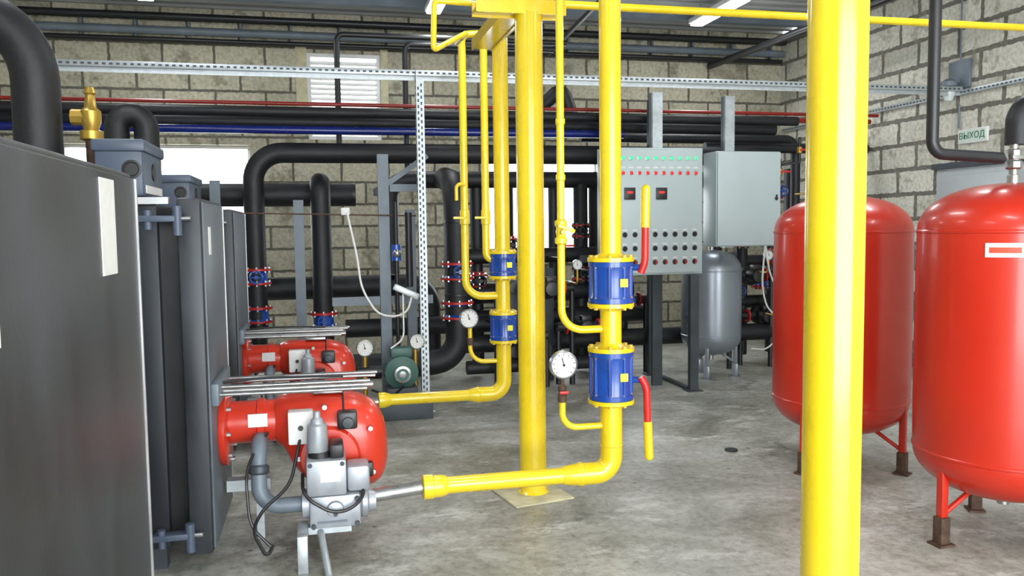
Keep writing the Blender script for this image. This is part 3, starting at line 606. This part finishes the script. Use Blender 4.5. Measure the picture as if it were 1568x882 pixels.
o.lathe((vx, vy, 2.16), (0, 0, 1), [(0.03, 0), (0.055, 0.01), (0.055, 0.05), (0.035, 0.06), (0.05, 0.10), (0.05, 0.15), (0.03, 0.17), (0.022, 0.23), (0.03, 0.24), (0.02, 0.27)], BRASS, 16)
o.cyl((vx-0.09, vy, 2.28), (vx, vy, 2.28), 0.04, BRASS, seg=8)
o.done()

# ------------------------------------------------------------------ burners
def sup(x, cz, cy, ry, rz, n=32, e=2.5):
    pts = []
    for k in range(n):
        a = 2*math.pi*k/n; c, s = math.cos(a), math.sin(a)
        pts.append(V((x, cy+ry*math.copysign(abs(c)**(2/e), c), cz+rz*math.copysign(abs(s)**(2/e), s))))
    return pts
def burner(dx, dy):
    o = B("gas_burner"); X = lambda x: x+dx; Y = lambda y: y+dy
    o.lathe((X(-0.545), Y(4.7), 0.63), (1, 0, 0), [(0.20, 0), (0.205, 0.01), (0.205, 0.03), (0.19, 0.04), (0.12, 0.045)], BRED, 32)
    o.bolts((X(-0.50), Y(4.7), 0.63), (1, 0, 0), 0.175, 8, 0.012, 0.03, STEEL)
    o.cyl((X(-0.51), Y(4.7), 0.655), (X(-0.22), Y(4.7), 0.655), 0.115, BRED, seg=32)
    o.lathe((X(-0.36), Y(4.7), 0.655), (1, 0, 0), [(0.115, 0), (0.125, 0.005), (0.125, 0.04), (0.115, 0.045)], BRED)
    S = [(-0.26, 0.655, 0.12, 0.12), (-0.22, 0.65, 0.145, 0.145), (-0.17, 0.60, 0.17, 0.20), (-0.10, 0.555, 0.19, 0.245), (0.0, 0.535, 0.20, 0.262), (0.12, 0.525, 0.205, 0.268), (0.20, 0.515, 0.20, 0.26), (0.26, 0.505, 0.185, 0.238), (0.30, 0.495, 0.155, 0.20), (0.325, 0.488, 0.115, 0.15), (0.34, 0.482, 0.06, 0.08)]
    o.loft([sup(X(x), cz, Y(4.7), ry, rz) for x, cz, ry, rz in S], BRED)
    o.loft([sup(X(0.095), 0.526, Y(4.7), 0.208, 0.272), sup(X(0.105), 0.526, Y(4.7), 0.208, 0.272)], BPIPE)
    o.lathe((X(0.02), Y(4.53), 0.48), (0, -1, 0), [(0.17, 0), (0.165, 0.03), (0.15, 0.045), (0.05, 0.05)], BRED, 32)
    o.bb(X(-0.19), X(-0.06), Y(4.44), Y(4.53), 0.57, 0.745, WHT, 0.01); o.lathe((X(-0.125), Y(4.44), 0.66), (0, -1, 0), [(0.014, 0), (0.014, 0.01)], BLKP, 12)
    o.bb(X(0.065), X(0.17), Y(4.46), Y(4.55), 0.63, 0.725, BLKP, 0.012); o.lathe((X(0.12), Y(4.46), 0.67), (0, -1, 0), [(0.03, 0), (0.028, 0.02), (0.01, 0.022)], DSTEEL, 16)
    o.bb(X(-0.40), X(-0.30), Y(4.570), Y(4.58), 0.65, 0.72, LBL); o.bb(X(0.2), X(0.25), Y(4.47), Y(4.53), 0.36, 0.44, BLKP, 0.01)
    for bx, bz in ((0.24, 0.62), (0.0, 0.75), (-0.14, 0.48), (0.25, 0.38)): o.cyl((X(bx), Y(4.53), bz), (X(bx), Y(4.49), bz), 0.014, STEEL, seg=6)
    o.box((X(0.02), Y(4.66), 0.81), (0.16, 0.08, 0.02), STEEL, bev=0.004)
    for k, (yy, zz) in enumerate(((4.36, 0.875), (4.44, 0.90), (4.52, 0.865), (4.62, 0.895), (4.78, 0.885))):
        o.cyl((X(-0.545), Y(yy), zz), (X(0.22+0.02*k), Y(yy), zz-0.005), 0.010 if k != 2 else 0.016, STEEL, seg=12)
    o.bb(X(-0.545), X(-0.51), Y(4.30), Y(4.86), 0.83, 0.94, GSTEEL, 0.004)
    o.tube([(X(-0.50), Y(4.4), 0.93), (X(-0.3), Y(4.4), 0.945), (X(0.1), Y(4.42), 0.93)], 0.007, BPIPE, bend=0.1, seg=8)
    o.bb(X(-0.09), X(0.17), Y(4.26), Y(4.48), 0.17, 0.34, ALU, 0.014)
    o.bb(X(-0.10), X(0.10), Y(4.24), Y(4.46), 0.345, 0.53, ALU, 0.012)
    o.bb(X(0.102), X(0.22), Y(4.28), Y(4.44), 0.345, 0.48, ALU, 0.02)
    o.lathe((X(0.17), Y(4.36), 0.27), (1, 0, 0), [(0.075, 0), (0.085, 0.01), (0.085, 0.035), (0.06, 0.045), (0.055, 0.08)], ALU, 24)
    o.lathe((X(-0.13), Y(4.36), 0.28), (1, 0, 0), [(0.05, 0), (0.075, 0.005), (0.075, 0.04)], ALU, 24)
    o.cyl((X(-0.03), Y(4.34), 0.53), (X(-0.03), Y(4.34), 0.56), 0.06, BLKP); o.lathe((X(-0.04), Y(4.34), 0.555), (0, 0, 1), [(0.052, 0), (0.056, 0.01), (0.05, 0.14), (0.035, 0.15), (0.03, 0.17), (0.018, 0.18), (0.018, 0.21)], ALU, 24)
    o.bb(X(0.02), X(0.09), Y(4.27), Y(4.42), 0.531, 0.60, BLKP, 0.01)
    o.bb(X(-0.03), X(0.07), Y(4.236), Y(4.241), 0.42, 0.50, LBL); o.bb(X(-0.05), X(0.10), Y(4.254), Y(4.262), 0.2, 0.21, GSTEEL)
    for bx, bz in ((-0.07, 0.19), (0.15, 0.19), (0.15, 0.32), (-0.08, 0.51), (0.08, 0.51), (0.04, 0.25)): o.cyl((X(bx), Y(4.27), bz), (X(bx), Y(4.235), bz), 0.012, DSTEEL, seg=8)
    o.lathe((X(0.04), Y(4.26), 0.27), (0, -1, 0), [(0.045, 0), (0.04, 0.02), (0.02, 0.024)], ALU, 20)
    o.cyl((X(0.22), Y(4.36), 0.29), (X(0.498), Y(4.36), 0.315), 0.036, STEEL)
    o.tube([(X(-0.11), Y(4.36), 0.28), (X(-0.34), Y(4.36), 0.28), (X(-0.34), Y(4.44), 0.58), (X(-0.34), Y(4.60), 0.58)], 0.040, GSTEEL, bend=0.11, seg=24)
    o.lathe((X(-0.34), Y(4.40), 0.44), (0, 0.2, 1), [(0.042, 0), (0.052, 0.01), (0.052, 0.04), (0.042, 0.05)], DSTEEL)
    o.tube([(X(-0.13), Y(4.45), 0.60), (X(-0.18), Y(4.30), 0.40), (X(-0.32), Y(4.24), 0.30), (X(-0.37), Y(4.24), 0.20), (X(-0.30), Y(4.22), 0.06), (X(-0.27), Y(4.24), 0.12)], 0.009, BLKP, bend=0.07, seg=8)
    o.tube([(X(-0.30), Y(4.55), 0.62), (X(-0.40), Y(4.32), 0.50), (X(-0.38), Y(4.25), 0.22), (X(-0.28), Y(4.22), 0.12)], 0.008, BLKP, bend=0.1, seg=8)
    o.tube([(X(0.17), Y(4.44), 0.42), (X(0.19), Y(4.22), 0.32), (X(0.05), Y(4.21), 0.25), (X(-0.12), Y(4.22), 0.36), (X(-0.12), Y(4.35), 0.44)], 0.009, BLKP, bend=0.08, seg=8)
    o.bb(X(-0.15), X(-0.10), Y(4.12), Y(4.17), 0.0, 0.19, GALV, 0.003); o.bb(X(-0.15), X(-0.10), Y(4.17), Y(4.36), 0.15, 0.189, GALV, 0.003)
    o.bb(X(-0.099), X(0.12), Y(4.306), Y(4.36), 0.13, 0.168, GALV); o.cyl((X(-0.04), Y(4.33), 0.15), (X(0.0), Y(4.05), 0.0), 0.018, GALV)
    o.bb(X(-0.53), X(-0.30), Y(4.66), Y(4.74), 0.28, 0.34, GALV); o.bb(X(-0.38), X(-0.34), Y(4.68), Y(4.72), 0, 0.279, GALV); o.bb(X(-0.1), X(-0.02), Y(4.66), Y(4.74), 0, 0.29, DSTEEL)
    return o.done()
burner(0, 0); burner(-0.075, 2.3)

# ------------------------------------------------------------------ right wall fittings
o = B("exit_sign"); o.bb(XR-0.03, XR-0.001, 7.30, 7.70, 2.53, 2.68, WHT, 0.004); o.bb(XR-0.033, XR-0.0301, 7.315, 7.685, 2.545, 2.665, SIGN)
so = o.done()
cu = bpy.data.curves.new("lettering", 'FONT'); cu.body = "ВЫХОД"; cu.size = 0.095; cu.extrude = 0.001; cu.align_x = 'CENTER'; cu.align_y = 'CENTER'; cu.materials.append(SGRN)
t = bpy.data.objects.new("lettering", cu); sc.collection.objects.link(t); t.location = (XR-0.035, 7.5, 2.605); t.rotation_euler = (math.radians(90), 0, math.radians(-90)); t.parent = so
o = B("wall_bulkhead_lamp")
o.bb(XR-0.04, XR-0.001, 7.55, 7.85, 3.12, 3.42, GSTEEL, 0.01); o.bb(XR-0.16, XR-0.03, 7.68, 7.72, 3.18, 3.22, GSTEEL)
o.lathe((XR-0.16, 7.7, 3.22), (0, 0, -1), [(0.03, 0), (0.08, 0.03), (0.085, 0.08), (0.07, 0.09)], GSTEEL, 20); o.lathe((XR-0.16, 7.7, 3.14), (0, 0, -1), [(0.07, 0), (0.065, 0.08), (0.04, 0.15), (0.0, 0.17)], GLASS, 20)
o.tube([(XR-0.02, 7.7, 2.95), (XR-0.02, 7.7, 2.70)], 0.012, GSTEEL); o.tube([(XR-0.02, 7.7, 3.4), (XR-0.02, 7.7, 4.45)], 0.01, GSTEEL)
o.done()
o = B("rubber_puck"); o.lathe((2.98, 5.62, 0), (0, 0, 1), [(0.045, 0), (0.05, 0.005), (0.045, 0.014), (0.0, 0.016)], BLKP, 20); o.done()

# ------------------------------------------------------------------ camera
psi = math.radians(13); th = math.atan(93/1270.)
F = V((math.sin(psi)*math.cos(th), math.cos(psi)*math.cos(th), -math.sin(th)))
R0 = V((math.cos(psi), -math.sin(psi), 0)); U0 = R0.cross(F); a = math.radians(0.7)
R = R0*math.cos(a)-U0*math.sin(a); U = U0*math.cos(a)+R0*math.sin(a)
cam = bpy.data.cameras.new("camera"); co = bpy.data.objects.new("camera", cam); sc.collection.objects.link(co)
cam.sensor_width = 36; cam.lens = 36*1270/1568; cam.clip_start = 0.05
M = Matrix((R, U, -F)).transposed().to_4x4(); M.translation = V((0, 0, 1.7)); co.matrix_world = M
sc.camera = co
sc.view_settings.view_transform = 'Standard'; sc.view_settings.look = 'None'
